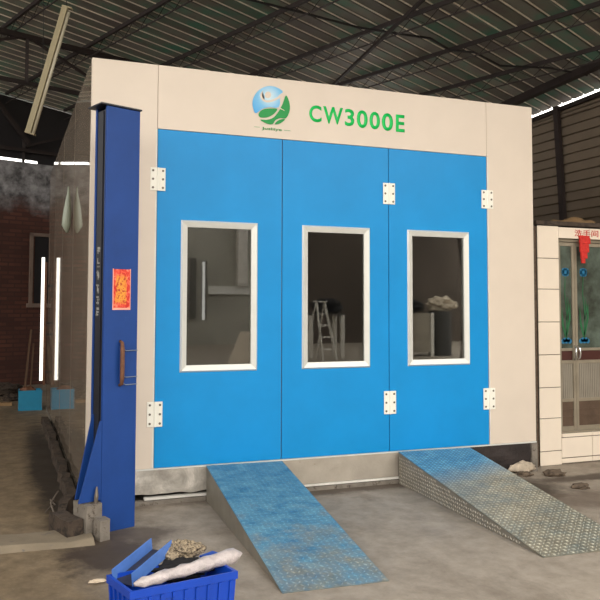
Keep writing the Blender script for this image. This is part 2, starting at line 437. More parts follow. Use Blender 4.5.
# right wall: horizontal corrugated sheets under a slit of daylight
bm = bmesh.new(); prof = []; z = 0
zt_ = lambda y: 5.444 - K*(XW*cos(TH)+y*sin(TH)) - .036
rows = int(4.9/.145)
vals = []
for i in range(rows):
    z = i*.145; vals += [(z, 0), (z+.105, 0), (z+.112, .045), (z+.138, .045)]
y0, y1 = -6.0, 8.5
bot = []
for zz, dx in vals:
    bot.append((bm.verts.new((XW+dx, y0, min(zz, zt_(y0)))), bm.verts.new((XW+dx, y1, min(zz, zt_(y1))))))
for p, q in zip(bot, bot[1:]):
    if (p[0].co-q[0].co).length > 1e-4 or (p[1].co-q[1].co).length > 1e-4:
        bm.faces.new((p[0], p[1], q[1], q[0]))
bmesh.ops.remove_doubles(bm, verts=bm.verts, dist=1e-5)
wr = struct(mesh_obj('wall_right', bm, 'corr_wall'))
bm = bmesh.new(); bar(bm, (7.93, 3.49, 4.52), (7.93, 3.22, 0), .06, .09); mesh_obj('post', bm, 'steel_dark', wr)
bm = bmesh.new(); bar(bm, (7.95, 8, zt_(8)-.07), (7.95, -3, zt_(-3)-.07), .05, .06); mesh_obj('top_rail', bm, 'steel_dark', wr)

# back wall: brick to 4 m, slit of daylight, dark gable sheet
Bw = 7.584
def wallbox(bm, a0, a1, b0, b1, z0, z1):
    vs = bx(bm, a0, a1, b0, b1, z0, z1)
    for v in vs: v.co = A*v.co.x + B*v.co.y + V((0, 0, v.co.z))
ang = TH
def shed_obj(name, boxes, mat, parent=None):
    bm = bmesh.new()
    for q in boxes: bx(bm, *q)
    o = mesh_obj(name, bm, mat, None); o.rotation_euler = (0, 0, TH)
    if parent is not None:
        o.parent = parent; o.matrix_parent_inverse = world(parent).inverted()
    return o
wb = struct(shed_obj('wall_back', [(-6, 3.36, Bw, Bw+.24, 0, 3.98), (3.36, 4.3, Bw, Bw+.24, 0, 1.42), (3.36, 4.3, Bw, Bw+.24, 2.72, 3.98), (4.3, 10, Bw, Bw+.24, 0, 3.98)], 'brick'))
bm = bmesh.new()
pts = [(-6, 4.012), (2.6, 4.012), (2.61, 4.05), (3.42, 4.05), (3.425, 3.985), (8.9, 3.985), (8.9, roofz(8.9)-.012), (-6, roofz(-6)-.012)]
vs0 = [bm.verts.new((x, Bw+.1, z)) for x, z in pts]; vs1 = [bm.verts.new((x, Bw+.13, z)) for x, z in pts]
bm.faces.new(vs0); bm.faces.new(vs1[::-1])
for k in range(8): bm.faces.new((vs0[k], vs1[k], vs1[(k+1) % 8], vs0[(k+1) % 8]))
gs = mesh_obj('gable_sheet', bm, 'gable'); gs.rotation_euler = (0, 0, TH); gs.parent = wb; gs.matrix_parent_inverse = world(wb).inverted()
shed_obj('wall_plate', [(-6, 9, Bw-.06, Bw-.01, 4.16, 4.22)], 'steel_dark', wb)
bm = bmesh.new()
for a in (-3.2, -1.2, .9, 3.13): bar(bm, AB(a, Bw+.05, 3.98), AB(a, Bw+.05, 4.6), .05)
bar(bm, AB(2.5, Bw-.05, 5.1), AB(3.2, Bw-.05, 4.3), .07); bar(bm, AB(3.1, Bw-.1, 4.25), AB(4.3, Bw-.1, 4.7), .04)
bar(bm, AB(.4, Bw-.05, 5.1), AB(1.3, Bw-.05, 4.3), .06)
mesh_obj('gable_post', bm, 'steel_dark', wb)
wn = struct(shed_obj('window_1', [(3.13+.13, 3.13+.19, Bw-.03, Bw+.1, 1.42, 2.72), (4.24, 4.3, Bw-.03, Bw+.1, 1.42, 2.72), (3.26, 4.3, Bw-.03, Bw+.1, 2.66, 2.72), (3.22, 4.34, Bw-.06, Bw+.1, 1.38, 1.45), (3.76, 3.8, Bw-.02, Bw+.06, 1.45, 2.66)], 'old_frame'))
shed_obj('pane', [(3.32, 4.24, Bw+.02, Bw+.03, 1.45, 2.66)], 'gable', wn)
struct(shed_obj('wall_left', [(-6.2, -6, -6.5, Bw+.2, 0, 2.3)], 'wall_grey'))  # unseen wall, kept low to let sky light onto the left side
# the building across the yard, seen only as the dark reflection in the door windows
wfr = struct(mesh_obj('wall_front', one(lambda b: [bx(b, -10, 6.45, -19.3, -19, 0, 5.6), bx(b, 6.62, 9.3, -19.3, -19, 0, 5.6), bx(b, 6.45, 6.62, -19.3, -19, 0, .85), bx(b, 6.45, 6.62, -19.3, -19, 2.9, 5.6)]), 'pale_render'))
struct(mesh_obj('wall_front_right', BX(9.31, 20, -19.3, -19, 0, 5.6), 'dark_render'))
mesh_obj('wall_band', BX(6.65, 8.4, -18.99, -18.9, 1.76, 2.04), 'white_paint', wfr)
mesh_obj('down_pipe', BX(7.66, 8.0, -18.99, -18.7, 2.05, 4.6), 'steel_white', wfr)
mesh_obj('wall_opening_frame', BX(6.0, 6.2, -18.99, -18.9, .9, 3.0), 'wall_grey', wfr)

# ------------------------------------------------------------------ spray booth
booth = thing('spray_booth', 'cream spray booth with three blue doors', 'spray booth', (2.556, 2.6, 0))
XL, XR, ZT, ZB, DEP = .5725, 4.5398, 3.302, .262, 5.29
DL, DR, ZD = 1.066, 4.039, 2.807
def P(name, bm, mat, par=None, **k): return mesh_obj(name, bm, mat, par or booth, **k)
P('corner_panel', BX(XL, DL-.002, 0, .05, ZB, ZT, bev=.002), 'cream')
P('corner_panel', BX(DR+.002, XR, 0, .05, ZB, ZT, bev=.002), 'cream')
P('header_panel', BX(DL+.001, DR-.001, 0, .05, ZD+.004, ZT, bev=.002), 'cream')
P('edge_trim', BX(DL-.012, DL-.001, -.004, .0, ZB, ZD), 'white_paint')
P('edge_trim', BX(DR+.003, DR+.012, -.003, .0, ZB, ZD), 'white_paint')
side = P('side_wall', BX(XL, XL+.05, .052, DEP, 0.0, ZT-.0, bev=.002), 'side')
bm = bmesh.new()
for yy in (1.35, 2.65, 3.95): bx(bm, XL-.0015, XL, yy, yy+.006, .1, ZT-.01)
P('panel_seam', bm, 'steel_grey')
P('side_wall', BX(XR-.05, XR, .052, DEP, ZB, ZT), 'cream')
P('rear_wall', BX(XL+.052, XR-.052, DEP-.05, DEP, 0, ZT), 'inner')
P('roof_panel', BX(XL+.052, XR-.052, .052, DEP-.052, ZT-.06, ZT), 'inner')
P('booth_floor', BX(XL+.052, XR-.052, .08, DEP-.052, ZB-.05, ZB-.01), 'inner')
P('bottom_rail', BX(XL, XR, -.006, .05, ZB-.012, ZB-.001), 'alu')
P('bottom_rail', BX(XL-.008, XL-.001, .06, DEP, 0.0, .035), 'concrete_block')
# skirting of the base
def crumpled(x0, x1, z0, z1, amp, seed, lip=0):
    bm = bmesh.new(); nx = max(2, int((x1-x0)/.03)); nz = 8
    g = []
    for j in range(nz+1):
        r = []
        for i in range(nx+1):
            x = x0+(x1-x0)*i/nx; z = z0+(z1-z0)*j/nz
            y = -.004 + amp*noise.noise(V((x*6+seed, z*10, 0)))
            if j == 0: z += lip*noise.noise(V((x*7, seed, 0)))
            r.append(bm.verts.new((x, min(y, .0), z)))
        g.append(r)
    for j in range(nz):
        for i in range(nx): bm.faces.new((g[j][i], g[j][i+1], g[j+1][i+1], g[j+1][i]))
    r = bmesh.ops.extrude_face_region(bm, geom=bm.faces[:])
    for v in [q for q in r['geom'] if isinstance(q, bmesh.types.BMVert)]: v.co.y = .03
    return bm
P('base_skirt', crumpled(XL+.01, 1.66, .075, ZB-.014, .012, 1, .02), 'skirt', smooth=False)
P('base_skirt', crumpled(1.72, 3.14, .055, ZB-.014, .006, 5), 'skirt_beige')
P('base_skirt', crumpled(3.16, XR-.02, .0, ZB-.014, .02, 9), 'skirt_dark')
P('skirt_foot', BX(XL+.01, 3.14, -.02, .03, 0, .03), 'concrete_block')
P('skirt_foot', BX(1.0, 3.14, -.012, .03, .035, .052), 'white_paint')
bm = bmesh.new(); bx(bm, 4.47, 4.53, -.025, -.001, 0, ZB-.015); P('corner_foot', bm, 'concrete_block')
P('plaster_smear', blob((4.36, -.03, .045), (.13, .03, .05), 4, 3, .5), 'pale_cloth', smooth=True)
# door leaves
WZ0, WZ1 = .963, 2.122
leaves = [(DL+.004, 2.078, 1.256, 1.876), (2.086, 3.043, 2.255, 2.868), (3.050, DR-.003, 3.224, 3.845)]
for i, (x0, x1, w0, w1) in enumerate(leaves):
    bm = bmesh.new(); c = .035
    for q in ((x0, w0+c, ZB+.002, ZD), (w1-c, x1, ZB+.002, ZD), (w0+c, w1-c, ZB+.002, WZ0+c), (w0+c, w1-c, WZ1-c, ZD)):
        bx(bm, q[0], q[1], .002, .048, q[2], q[3])
    bmesh.ops.remove_doubles(bm, verts=bm.verts, dist=1e-5)
    leaf = P('door_leaf', bm, 'door_blue')
    # window frame: mitred, proud of the leaf, sloping inwards
    bm = bmesh.new(); d = .052
    o_ = [(w0, WZ0), (w1, WZ0), (w1, WZ1), (w0, WZ1)]; i_ = [(w0+d, WZ0+d), (w1-d, WZ0+d), (w1-d, WZ1-d), (w0+d, WZ1-d)]
    m_ = [(w0+.012, WZ0+.012), (w1-.012, WZ0+.012), (w1-.012, WZ1-.012), (w0+.012, WZ1-.012)]
    rings = [[bm.verts.new((x, y, z)) for x, z in pts] for pts, y in ((o_, .0015), (m_, -.014), (i_, .004), (i_, .03), (o_, .0019))]
    for ra, rb in zip(rings[:-1], rings[1:-1]):
        for k in range(4): bm.faces.new((ra[k], ra[(k+1) % 4], rb[(k+1) % 4], rb[k]))
    P('window_frame', bm, 'alu', leaf)
    bm = bmesh.new(); e = d-.002
    bx(bm, w0+e, w1-e, .016, .022, WZ0+e, WZ1-e); P('window_pane', bm, 'glass', leaf)
    if i:
        bm = bmesh.new(); bx(bm, x0-.010, x0-.001, .012, .03, ZB, ZD); P('seam_gasket', bm, 'steel_grey', leaf)
def hinge(xc, z, w, h, par, name='hinge'):
    bm = bmesh.new(); bx(bm, xc-w/2, xc-.006, -.008, -.0005, z-h/2, z+h/2, bev=.0015); bx(bm, xc+.006, xc+w/2, -.008, -.0005, z-h/2, z+h/2, bev=.0015)
    cyl(bm, (xc, -.008, z-h/2), (0, 0, 1), .009, h, 10)
    o = P(name, bm, 'hinge', par)
    bm = bmesh.new()
    for sx in (-1, 1):
        for dz in (-.37, 0, .37): cyl(bm, (xc+sx*w*.33, -.008, z+dz*h), (0, -1, 0), .009, .003, 8)
    s = mesh_obj('screw', bm, 'screw', o); s['kind'] = 'stuff'; return o
hinge(1.072, 2.423, .115, .175, booth); hinge(1.070, .66, .115, .185, booth)
hinge(3.048, 2.42, .112, .18, booth); hinge(3.050, .667, .112, .19, booth)
hinge(4.039, 2.423, .122, .165, booth); hinge(4.038, .66, .122, .185, booth)
# lettering and emblem
for ch, a, b, c, d in (('C',2.315,2.424,2.975,3.113), ('W',2.440,2.619,2.972,3.114), ('3',2.637,2.723,2.968,3.112), ('0',2.748,2.848,2.962,3.112), ('0',2.867,2.965,2.961,3.110), ('0',2.984,3.090,2.958,3.109), ('E',3.119,3.203,2.958,3.107)):
    P('letter', text_bm(ch, a, b, -.003, c, d, .0025, .022), 'green_print')
LC = V((1.985, -.004, 3.075)); R_ = .160
def lz(pts, y, seg=4):
    """emblem outline in zoomed pixel units -> x-z on the panel, smoothed"""
    out = []; n = len(pts)
    for i in range(n):
        p0, p1, p2, p3 = (V(pts[(i+k-1) % n] + (0,)) for k in range(4))
        for s in range(seg):
            t = s/seg
            q = .5*((2*p1)+(-p0+p2)*t+(2*p0-5*p1+4*p2-p3)*t*t+(-p0+3*p1-3*p2+p3)*t**3)
            out.append((q.x, q.y))
    return [((x-312)/187*R_, -((yy-.1*(x-312))-268)/187*R_) for x, yy in out]
def emb(name, pts, mat, y0, y1, par, seg=4):
    bm = bmesh.new(); prism_xz(bm, lz(pts, 0, seg), y0, y1)
    bmesh.ops.triangulate(bm, faces=[f for f in bm.faces if len(f.verts) > 4])
    o = mesh_obj(name, bm, mat, par, local=True); return o
em = mesh_obj('emblem', one(prism_xz, lz([(155, 340), (127, 280), (127, 215), (155, 155), (205, 110), (270, 85), (345, 90), (420, 130), (408, 170), (395, 205), (396, 250), (372, 292), (300, 284), (225, 298)], 0), -.0015, .0008), 'logo_blue')
em.parent = booth; em.matrix_parent_inverse = world(booth).inverted(); em.location = LC
em.data.name = 'emblem'
k2 = -.0022
emb('emblem_head', [(275+32*cos(t*pi/4), 168+32*sin(t*pi/4)) for t in range(8)], 'cream', -.0022, -.001, em)
def stroke(pts, w):
    ps = [V(p) for p in pts]; L, Rr = [], []
    for i, p in enumerate(ps):
        d = (ps[min(i+1, len(ps)-1)]-ps[max(i-1, 0)]).normalized(); n = V((-d.y, d.x)); ww = w[i] if isinstance(w, list) else w
        L.append(tuple(p+n*ww/2)); Rr.append(tuple(p-n*ww/2))
    return L+Rr[::-1]
emb('emblem_arm', stroke([(224, 130), (207, 165), (218, 205), (262, 230), (320, 222), (375, 196), (425, 160)], [6, 20, 20, 20, 20, 22, 30]), 'cream', -.0022, -.001, em, 2)
emb('emblem_leaf', [(184, 352), (205, 318), (250, 300), (310, 296), (368, 303), (345, 340), (300, 370), (250, 382), (200, 378)], 'leaf_green', -.0018, .0008, em)
emb('emblem_leaf', [(456, 172), (488, 230), (497, 300), (480, 360), (452, 392), (400, 390), (352, 408), (322, 446), (262, 438), (202, 402), (262, 404), (330, 384), (385, 322), (425, 250)], 'leaf_green', -.0018, .0008, em, 3)
emb('emblem_leaf', [(345, 447), (372, 415), (412, 400), (448, 402), (420, 428), (385, 444)], 'leaf_green', -.0018, .0008, em)
emb('emblem_arm', stroke([(365, 292), (405, 300), (442, 318)], [10, 9, 3]), 'cream', -.0026, -.001, em, 2)
P('emblem_text', text_bm('Jusliiye', 1.905, 2.075, -.003, 2.868, 2.896, .0015, .012), 'leaf_green')
bm = bmesh.new(); bx(bm, 1.84, 1.885, -.0025, -.0005, 2.889, 2.892); P('emblem_dash', bm, 'leaf_green'); P('emblem_dash', BX(2.095, 2.15, -.0025, -.0005, 2.882, 2.885), 'leaf_green')

# ------------------------------------------------------------------ loading ramps
def ramp(name, xl, w, rz, label, plate, chequer_side, L=1.82, H=.262):
    t = thing(name, label, 'ramp', (xl, -.03, 0), rz)
    bm = bmesh.new()
    sl = math.atan2(H-.006, L); m = Matrix.Translation((0, -L, .006)) @ Matrix.Rotation(sl, 4, 'X')
    LL = math.hypot(H, L)
    bx(bm, 0, w, 0, LL, -.005, 0, m)
    # lozenges of the chequer plate
    step = .034; nx = int(w/step); ny = int(LL/step)
    for i in range(nx):
        for j in range(ny):
            s = 1 if (i+j) % 2 else -1
            c = V(((i+.5)*w/nx, (j+.5)*LL/ny, 0)); d = V((cos(pi/4)*s, sin(pi/4), 0)); n = V((-d.y, d.x, 0))
            q = [c+d*.015, c+n*.0055, c-d*.015, c-n*.0055]
            vs = [bm.verts.new(m @ (p+V((0, 0, .0001)))) for p in q]; top = bm.verts.new(m @ (c+V((0, 0, .004))))
            for k in range(4): bm.faces.new((vs[k], vs[(k+1) % 4], top)).material_index = 1
    mesh_obj('tread_plate', bm, plate, t, local=True).data.materials.append(M[plate.replace('plate', 'lug')])
    for sx, x0 in ((0, .004), (1, w-.010)):
        bm = bmesh.new(); a = [(x0+e, y, z) for e in (0, .006) for y, z in ((0, 0), (0, H-.008), (-L+.035, .001), (-L+.035, 0))]
        vs = [bm.verts.new(p) for p in a]
        bm.faces.new(vs[:4]); bm.faces.new(vs[4:][::-1])
        for k in range(4): bm.faces.new((vs[k], vs[(k+1) % 4], vs[4+(k+1) % 4], vs[4+k]))
        if chequer_side and sx == 0:
            y = -.02
            while y > -L+.05:
                zmax = (H-.008)*(1+y/L); z = .016; r = 0
                while z < zmax-.014:
                    s = 1 if (int(-y/.028)+r) % 2 else -1
                    d = V((0, cos(pi/4)*s, sin(pi/4))); n = V((0, -d.z, d.y)); c = V((x0-.0001, y, z))
                    vv = [bm.verts.new(c+q) for q in (d*.013, n*.005, -d*.013, -n*.005)]; top = bm.verts.new(c+V((-.004, 0, 0)))
                    for k in range(4): bm.faces.new((vv[k], vv[(k+1) % 4], top)).material_index = 1
                    z += .028; r += 1
                y -= .028
        mesh_obj('side_plate', bm, 'plate_side', t, local=True).data.materials.append(M['lug_side'])
    bm = bmesh.new(); bx(bm, .012, w-.012, -.012, -.004, .0, H-.012); mesh_obj('back_plate', bm, 'steel_grey', t, local=True)
    return t
ramp('loading_ramp', 1.462, .605, radians(-2.6), 'steel ramp in worn blue paint, left of the two below the doors', 'plate_left', False)
ramp('loading_ramp', 3.112, .68, radians(-2.6), 'chequer plate ramp, blue at the top and bare metal at the foot', 'plate_right', True)

# ------------------------------------------------------------------ blue lift column (turned with the shed)
P0 = V((.615, -.574, 0))
col = thing('lift_column', 'tall dark blue steel lift column at the booth corner, red paper on it', 'lift column', P0, TH)
W_, D_, H_ = .25, .165, 2.80
def CP(name, bm, mat, **k): return mesh_obj(name, bm, mat, col, local=True, **k)
bm = bmesh.new()
bx(bm, 0, W_, 0, .012, 0, H_, bev=.003); bx(bm, W_-.012, W_, .0125, D_, 0, H_); bx(bm, 0, W_-.0125, D_-.012, D_, 0, H_)
bx(bm, 0, .012, .0125, .022, 0, H_); bx(bm, 0, .012, D_-.022, D_-.0125, 0, H_)
CP('column_body', bm, 'lift_blue')
bm = bmesh.new(); bx(bm, .006, .016, .023, D_-.023, .1, H_-.02); bx(bm, -.002, .0055, .05, .12, .3, H_-.03); CP('carriage_cover', bm, 'lift_dark')
CP('top_plate', BX(-.05, W_+.008, -.012, D_+.02, H_+.001, H_+.012, bev=.002), 'lift_dark')
bm = bmesh.new()
for i, zz in enumerate((1.80, 1.72, 1.64, 1.56, 1.48, 1.40)):   # worn, unreadable characters
    random.seed(i+3)
    for k in range(5):
        y = .062+random.random()*.02; z = zz+random.random()*.05
        if random.random() < .5: bx(bm, -.004, -.0025, y, y+.034, z, z+.009)
        else: bx(bm, -.004, -.0025, y+.01, y+.02, z-.01, z+.025)
CP('worn_marking', bm, 'pale_mark')
p_ = CP('red_paper', BX(.062, .188, -.003, -.0005, 1.455, 1.712), 'poster')
p2 = mesh_obj('paper_border', one(lambda b: [bx(b, .058, .064, -.0035, -.0004, 1.45, 1.716), bx(b, .058, .192, -.0035, -.0004, 1.442, 1.455), bx(b, .187, .192, -.0035, -.0004, 1.455, 1.716)]), 'poster_edge', p_, local=True)
bm = bmesh.new(); tube(bm, [(.12, -.002, 1.235), (.12, -.03, 1.225), (.12, -.036, 1.18), (.12, -.036, 1.0), (.12, -.03, .955), (.12, -.002, .945)], [.01, .012, .015, .015, .012, .01], 10)
CP('pull_handle', bm, 'rust', smooth=True)
bm = bmesh.new()
for z in (1.17, .995, .945): tube(bm, [(.13, -.004, z+.02), (.16, -.008, z), (W_, -.004, z)], .0035, 6)
CP('wire_tie', bm, 'zinc_wire')
def gusset(y, w, mat, z0, z1):
    bm = bmesh.new(); a = [(x, yy, z) for yy in (y, y+.012) for x, z in ((-.001, z0), (-.001, z1), (-.012, z1), (-w, z0))]
    vs = [bm.verts.new(p) for p in a]; bm.faces.new(vs[:4]); bm.faces.new(vs[4:][::-1])
    for k in range(4): bm.faces.new((vs[k], vs[(k+1) % 4], vs[4+(k+1) % 4], vs[4+k]))
    return bm
CP('gusset', gusset(.004, .155, 0, .215, .72), 'lift_blue')
CP('gusset', gusset(.115, .125, 0, .215, .75), 'lift_blue')
bm = bmesh.new(); tube(bm, [(-.05, -.02, .20), (-.045, -.022, .25), (-.04, -.015, .31)], [.012, .014, .005], 8); CP('anchor_bolt', bm, 'steel_grey')

# concrete under and beside the column (local frame of the shed)
def cblock(name, label, a0, a1, b0, b1, z0, z1, mat='concrete_block', seed=1):
    bm = bmesh.new(); bx(bm, a0, a1, b0, b1, z0, z1)
    bmesh.ops.subdivide_edges(bm, edges=bm.edges[:], cuts=4, use_grid_fill=True)
    for v in bm.verts:
        n = noise.noise_vector(v.co*9+V((seed, 0, 0)))*.008; v.co += n if v.co.z > z0+.01 else V((n.x, n.y, 0))
    o = mesh_obj(name, bm, mat, None); o.location = (P0.x, P0.y, 0); o.rotation_euler = (0, 0, TH)
    tag(o, label, 'concrete'); return o
cblock('concrete_block', 'grey concrete block standing at the near foot of the column', -.075, -.005, -.14, -.05, 0, .13, seed=2)
cblock('concrete_step', 'grey concrete step under the two blue gussets', -.12, -.012, -.035, .15, .001, .205, seed=5)
def run(name, label, cat, pts, w, h, mat, seed=1):
    bm = bmesh.new(); n = len(pts); g = []
    for i, p in enumerate(pts):
        d = (V(pts[min(i+1, n-1)])-V(pts[max(i-1, 0)])).normalized(); s = V((-d.y, d.x))
        r = []
        for k, z in ((-1, 0), (-.8, h), (.8, h), (1, 0)):
            q = V(p)+s*k*w/2; o_ = noise.noise_vector(V((q.x*8, q.y*8, seed)))*.025
            r.append(bm.verts.new((q.x+o_.x, q.y+o_.y, z if z == 0 else max(.02, z+o_.z))))
        g.append(r)
    for a, b in zip(g, g[1:]):
        for k in range(4): bm.faces.new((a[k], a[(k+1) % 4], b[(k+1) % 4], b[k]))
    bm.faces.new(g[0][::-1]); bm.faces.new(g[-1])
    return tag(mesh_obj(name, bm, mat), label, cat)
cblock('concrete_block', 'dark stained concrete block left of the step under the gussets', -.235, -.13, -.01, .27, .0005, .12, 'dirty_concrete', seed=9)
run('rubble_kerb', 'dark rough kerb along the foot of the booth side wall', 'kerb', [(.395, -.22), (.425, -.04), (.47, .1)]+[(.50, .22+.12*i) for i in range(0, 32)], .085, .08, 'dirty_concrete', 3)
run('floor_strip', 'low pale concrete strip across the floor, left of the column', 'kerb', [(-3.2+.15*i, -.6+.01*sin(i)) for i in range(0, 26)], .34, .028, 'kerb_strip', 7)
# knotted strap debris on the kerb
bm = bmesh.new()
tube(bm, [(.30, .0, .008), (.34, .06, .03), (.37, .02, .05), (.34, .10, .07), (.37, .14, .05)], .006, 6)
tube(bm, [(.36, -.04, .008), (.34, .05, .06), (.38, .12, .10), (.40, .18, .105)], .006, 6)
tag(mesh_obj('twisted_wire', bm, 'steel_grey'), 'twist of grey wire lying by the kerb near the column', 'wire')

# ------------------------------------------------------------------ crate with its contents
NL = V((.514, -2.34)); NR = V((1.008, -2.259)); FL = V((.447, -2.12)); FR = NR+FL-NL
cr = thing('plastic_crate', 'blue plastic crate in the foreground, full of scrap', 'crate', ((NL.x+FR.x)/2, (NL.y+FR.y)/2, 0))
def quadbox(bm, c4, z0, z1, inset=0, taper=.94):
    c = sum(c4, V((0, 0)))/4
    lo = [bm.verts.new((c.x+(p.x-c.x)*taper, c.y+(p.y-c.y)*taper, z0)) for p in c4]; hi = [bm.verts.new((p.x, p.y, z1)) for p in c4]
    return lo, hi
c4 = [NL, NR, FR, FL]; H = .30
bm = bmesh.new(); cen = sum(c4, V((0, 0)))/4
def ring(k, z): return [bm.verts.new((cen.x+(p.x-cen.x)*k, cen.y+(p.y-cen.y)*k, z)) for p in c4]
rg = [ring(.90, .001), ring(.965, H-.035), ring(1.0, H-.033), ring(1.0, H), ring(.94, H), ring(.92, H-.03), ring(.86, .012)]
for a, b in zip(rg, rg[1:]):
    for k in range(4): bm.faces.new((a[k], a[(k+1) % 4], b[(k+1) % 4], b[k]))
bm.faces.new(rg[0][::-1]); bm.faces.new(rg[-1])
mesh_obj('crate_body', bm, 'crate', cr)
bm = bmesh.new()
for a, b, n in ((NL, NR, 9), (FL, NL, 5), (NR, FR, 5)):
    out = V((b-a).yx); out = V((out.x, -out.y)).normalized()
    if out.dot(a-cen) < 0: out = -out
    for i in range(n):
        t = (i+.5)/n; p = a.lerp(b, t); q0 = cen+(p-cen)*.91; q1 = cen+(p-cen)*.972
        bar(bm, (q0.x, q0.y, .01), (q1.x, q1.y, H-.035), .012, .014, up=(out.x, out.y, 0))
mesh_obj('crate_rib', bm, 'crate', cr)['kind'] = 'stuff'
# blue channel-shaped tray leaning in the crate
def tray(p0, p1, width, hw, label):
    """U channel from p0 (low end) to p1; walls upright"""
    t = thing('metal_tray', label, 'tray', (p0[0], p0[1], 0))
    a, b = V(p0), V(p1); d = (b-a).normalized(); s = d.cross(V((0, 0, 1))).normalized(); u = s.cross(d)
    def q(bm, s0, s1, u0, u1, l1=0, cut=0):
        vs = []
        for k, p in enumerate((a, b)):
            for ss, uu in ((s0, u0), (s1, u0), (s1, u1), (s0, u1)):
                pp = p+s*ss+u*uu
                if k and uu == u1: pp += -d*cut
                vs.append(bm.verts.new(pp))
        for f in ((0, 3, 2, 1), (4, 5, 6, 7), (0, 1, 5, 4), (1, 2, 6, 5), (2, 3, 7, 6), (3, 0, 4, 7)): bm.faces.new([vs[i] for i in f])
    bm = bmesh.new(); q(bm, -width/2, -width/2+.004, -.002, hw); mesh_obj('tray_side', bm, 'tray', t)
    bm = bmesh.new(); q(bm, width/2-.004, width/2, -.002, hw, cut=-.015); mesh_obj('tray_side', bm, 'tray', t)
    bm = bmesh.new(); q(bm, -width/2+.005, width/2-.005, 0, .004); mesh_obj('tray_bed', bm, 'tray_dark', t)
tray((.510, -2.175, .272), (.722, -1.965, .322), .108, .058, 'open blue metal channel tray sticking up out of the crate')
# contents: dark waste, worn cloth, wrapped roll
tag(mesh_obj('black_rag', blob((.79, -2.10, .275), (.13, .05, .045), 3, 4, .5, 3), 'black_cloth', smooth=True), 'crumpled black rag in the blue crate under the roll', 'rag')
tag(mesh_obj('work_cloth', blob((.812, -2.005, .33), (.08, .055, .045), 8, 5, .55, 1.7), 'glove', smooth=True), 'crumpled beige work cloth on top of the black rag', 'cloth')
bm = bmesh.new(); pts = []; rs = []
for i in range(15):
    t = i/14; p = V((.535, -2.31, .315)).lerp(V((1.07, -2.11, .322)), t)
    pts.append(p); rs.append((.019+.016*t)*(1+.1*sin(i*2.3)) if 0 < i < 14 else .009)
tube(bm, pts, rs, 14)
for v in bm.verts: v.co += noise.noise_vector(V((v.co.x*18, v.co.y*40, v.co.z*60)))*.008
tag(mesh_obj('plastic_roll', bm, 'wrap', smooth=True), 'long roll of crinkled white plastic lying across the crate rim', 'plastic roll')
bm = bmesh.new(); bar(bm, (.93, -2.0, .30), (.985, -2.09, .30), .09, .006, up=(0, 0, 1)); tag(mesh_obj('metal_offcut', bm, 'crate'), 'flat blue offcut at the far right corner of the crate', 'offcut')
tag(mesh_obj('paper_scrap', blob((.50, -1.40, .012), (.045, .018, .008), 5, 3, .6, 2), 'paper_scrap'), 'pale torn scrap on the floor left of the crate', 'scrap')

# ------------------------------------------------------------------ left background
bm = bmesh.new()
x0, x1, y0, y1, zt = .205, .51, 5.09, 5.36, .27
bx(bm, x0, x1, y0, y0+.012, 0, zt); bx(bm, x0, x1, y1-.012, y1, 0, zt); bx(bm, x0, x0+.012, y0+.0125, y1-.0125, 0, zt); bx(bm, x1-.012, x1, y0+.0125, y1-.0125, 0, zt); bx(bm, x0+.012, x1-.012, y0+.0125, y1-.0125, .002, .012)
t = thing('storage_bin', 'light blue bin on the floor beside the far end of the side wall', 'bin', (.36, 5.2, 0))
mesh_obj('bin_body', bm, 'box_blue', t)
bm = bmesh.new(); bx(bm, x0-.004, x1+.004, y0-.006, y0-.0005, .0, .03); mesh_obj('bin_band', bm, 'box_blue', t); mesh_obj('bin_band', BX(x0-.004, x1+.004, y0-.006, y0-.0005, zt-.03, zt), 'box_blue', t)
tag(mesh_obj('wood_offcut', BX(.24, .44, 5.02+.08, 5.02+.16, .2705, .30), 'wood'), 'short wood offcut lying on top of the light blue bin', 'wood') if False else None
tag(mesh_obj('brown_rag', blob((.33, 5.2, .265), (.10, .08, .05), 12, 3, .4), 'rust', smooth=True), 'brown lump in the light blue bin', 'rag')
bm = bmesh.new(); bar(bm, (.32, 6.7, .0), (.42, 7.15, 1.02), .03); tag(mesh_obj('wooden_pole', bm, 'pole'), 'thin wooden pole leaning in the dark, left of the upright lamp, taller of two', 'pole')
bm = bmesh.new(); bar(bm, (.40, 6.6, .0), (.46, 7.1, .8), .025); tag(mesh_obj('wooden_pole', bm, 'pole'), 'shorter thin wooden pole leaning beside the taller pole', 'pole')
for i, (x, y, r, lab) in enumerate([(.02, 6.9, .28, 'dark lump of rubble at the left edge before the brick wall'), (-.75, 6.9, .32, 'dark rubble heap out by the left brick wall'), (.12, 6.2, .13, 'small dark rubble lump behind the light blue bin')]):
    tag(mesh_obj('rubble_heap', blob((x, y, r*.25), (r, r*.8, r*.4), i+20, 4, .5), 'dirty_concrete'), lab, 'rubble')
tag(mesh_obj('plank', BX(-.5, .13, 5.65, 5.78, 0, .04), 'wood'), 'flat pale plank on the floor at the left edge', 'plank')
# upright lit tube next to the far end of the side wall
t = thing('upright_lamp', 'bright white upright tube lamp by the far end of the side wall', 'lamp', (.48, 4.75, 0))
bm = bmesh.new(); bx(bm, .455, .495, 4.73, 4.75, .44, 2.08); mesh_obj('lamp_tube', bm, 'tube_lit', t)
bm = bmesh.new(); bx(bm, .497, .527, 4.735, 4.757, .38, 2.02); mesh_obj('lamp_batten', bm, 'rust', t)
for z in (.55, 1.05, 1.2, 1.7): mesh_obj('wall_bracket', one(bar, (.528, 4.745, z), (.571, 4.745, z), .02, .03), 'steel_dark', t)
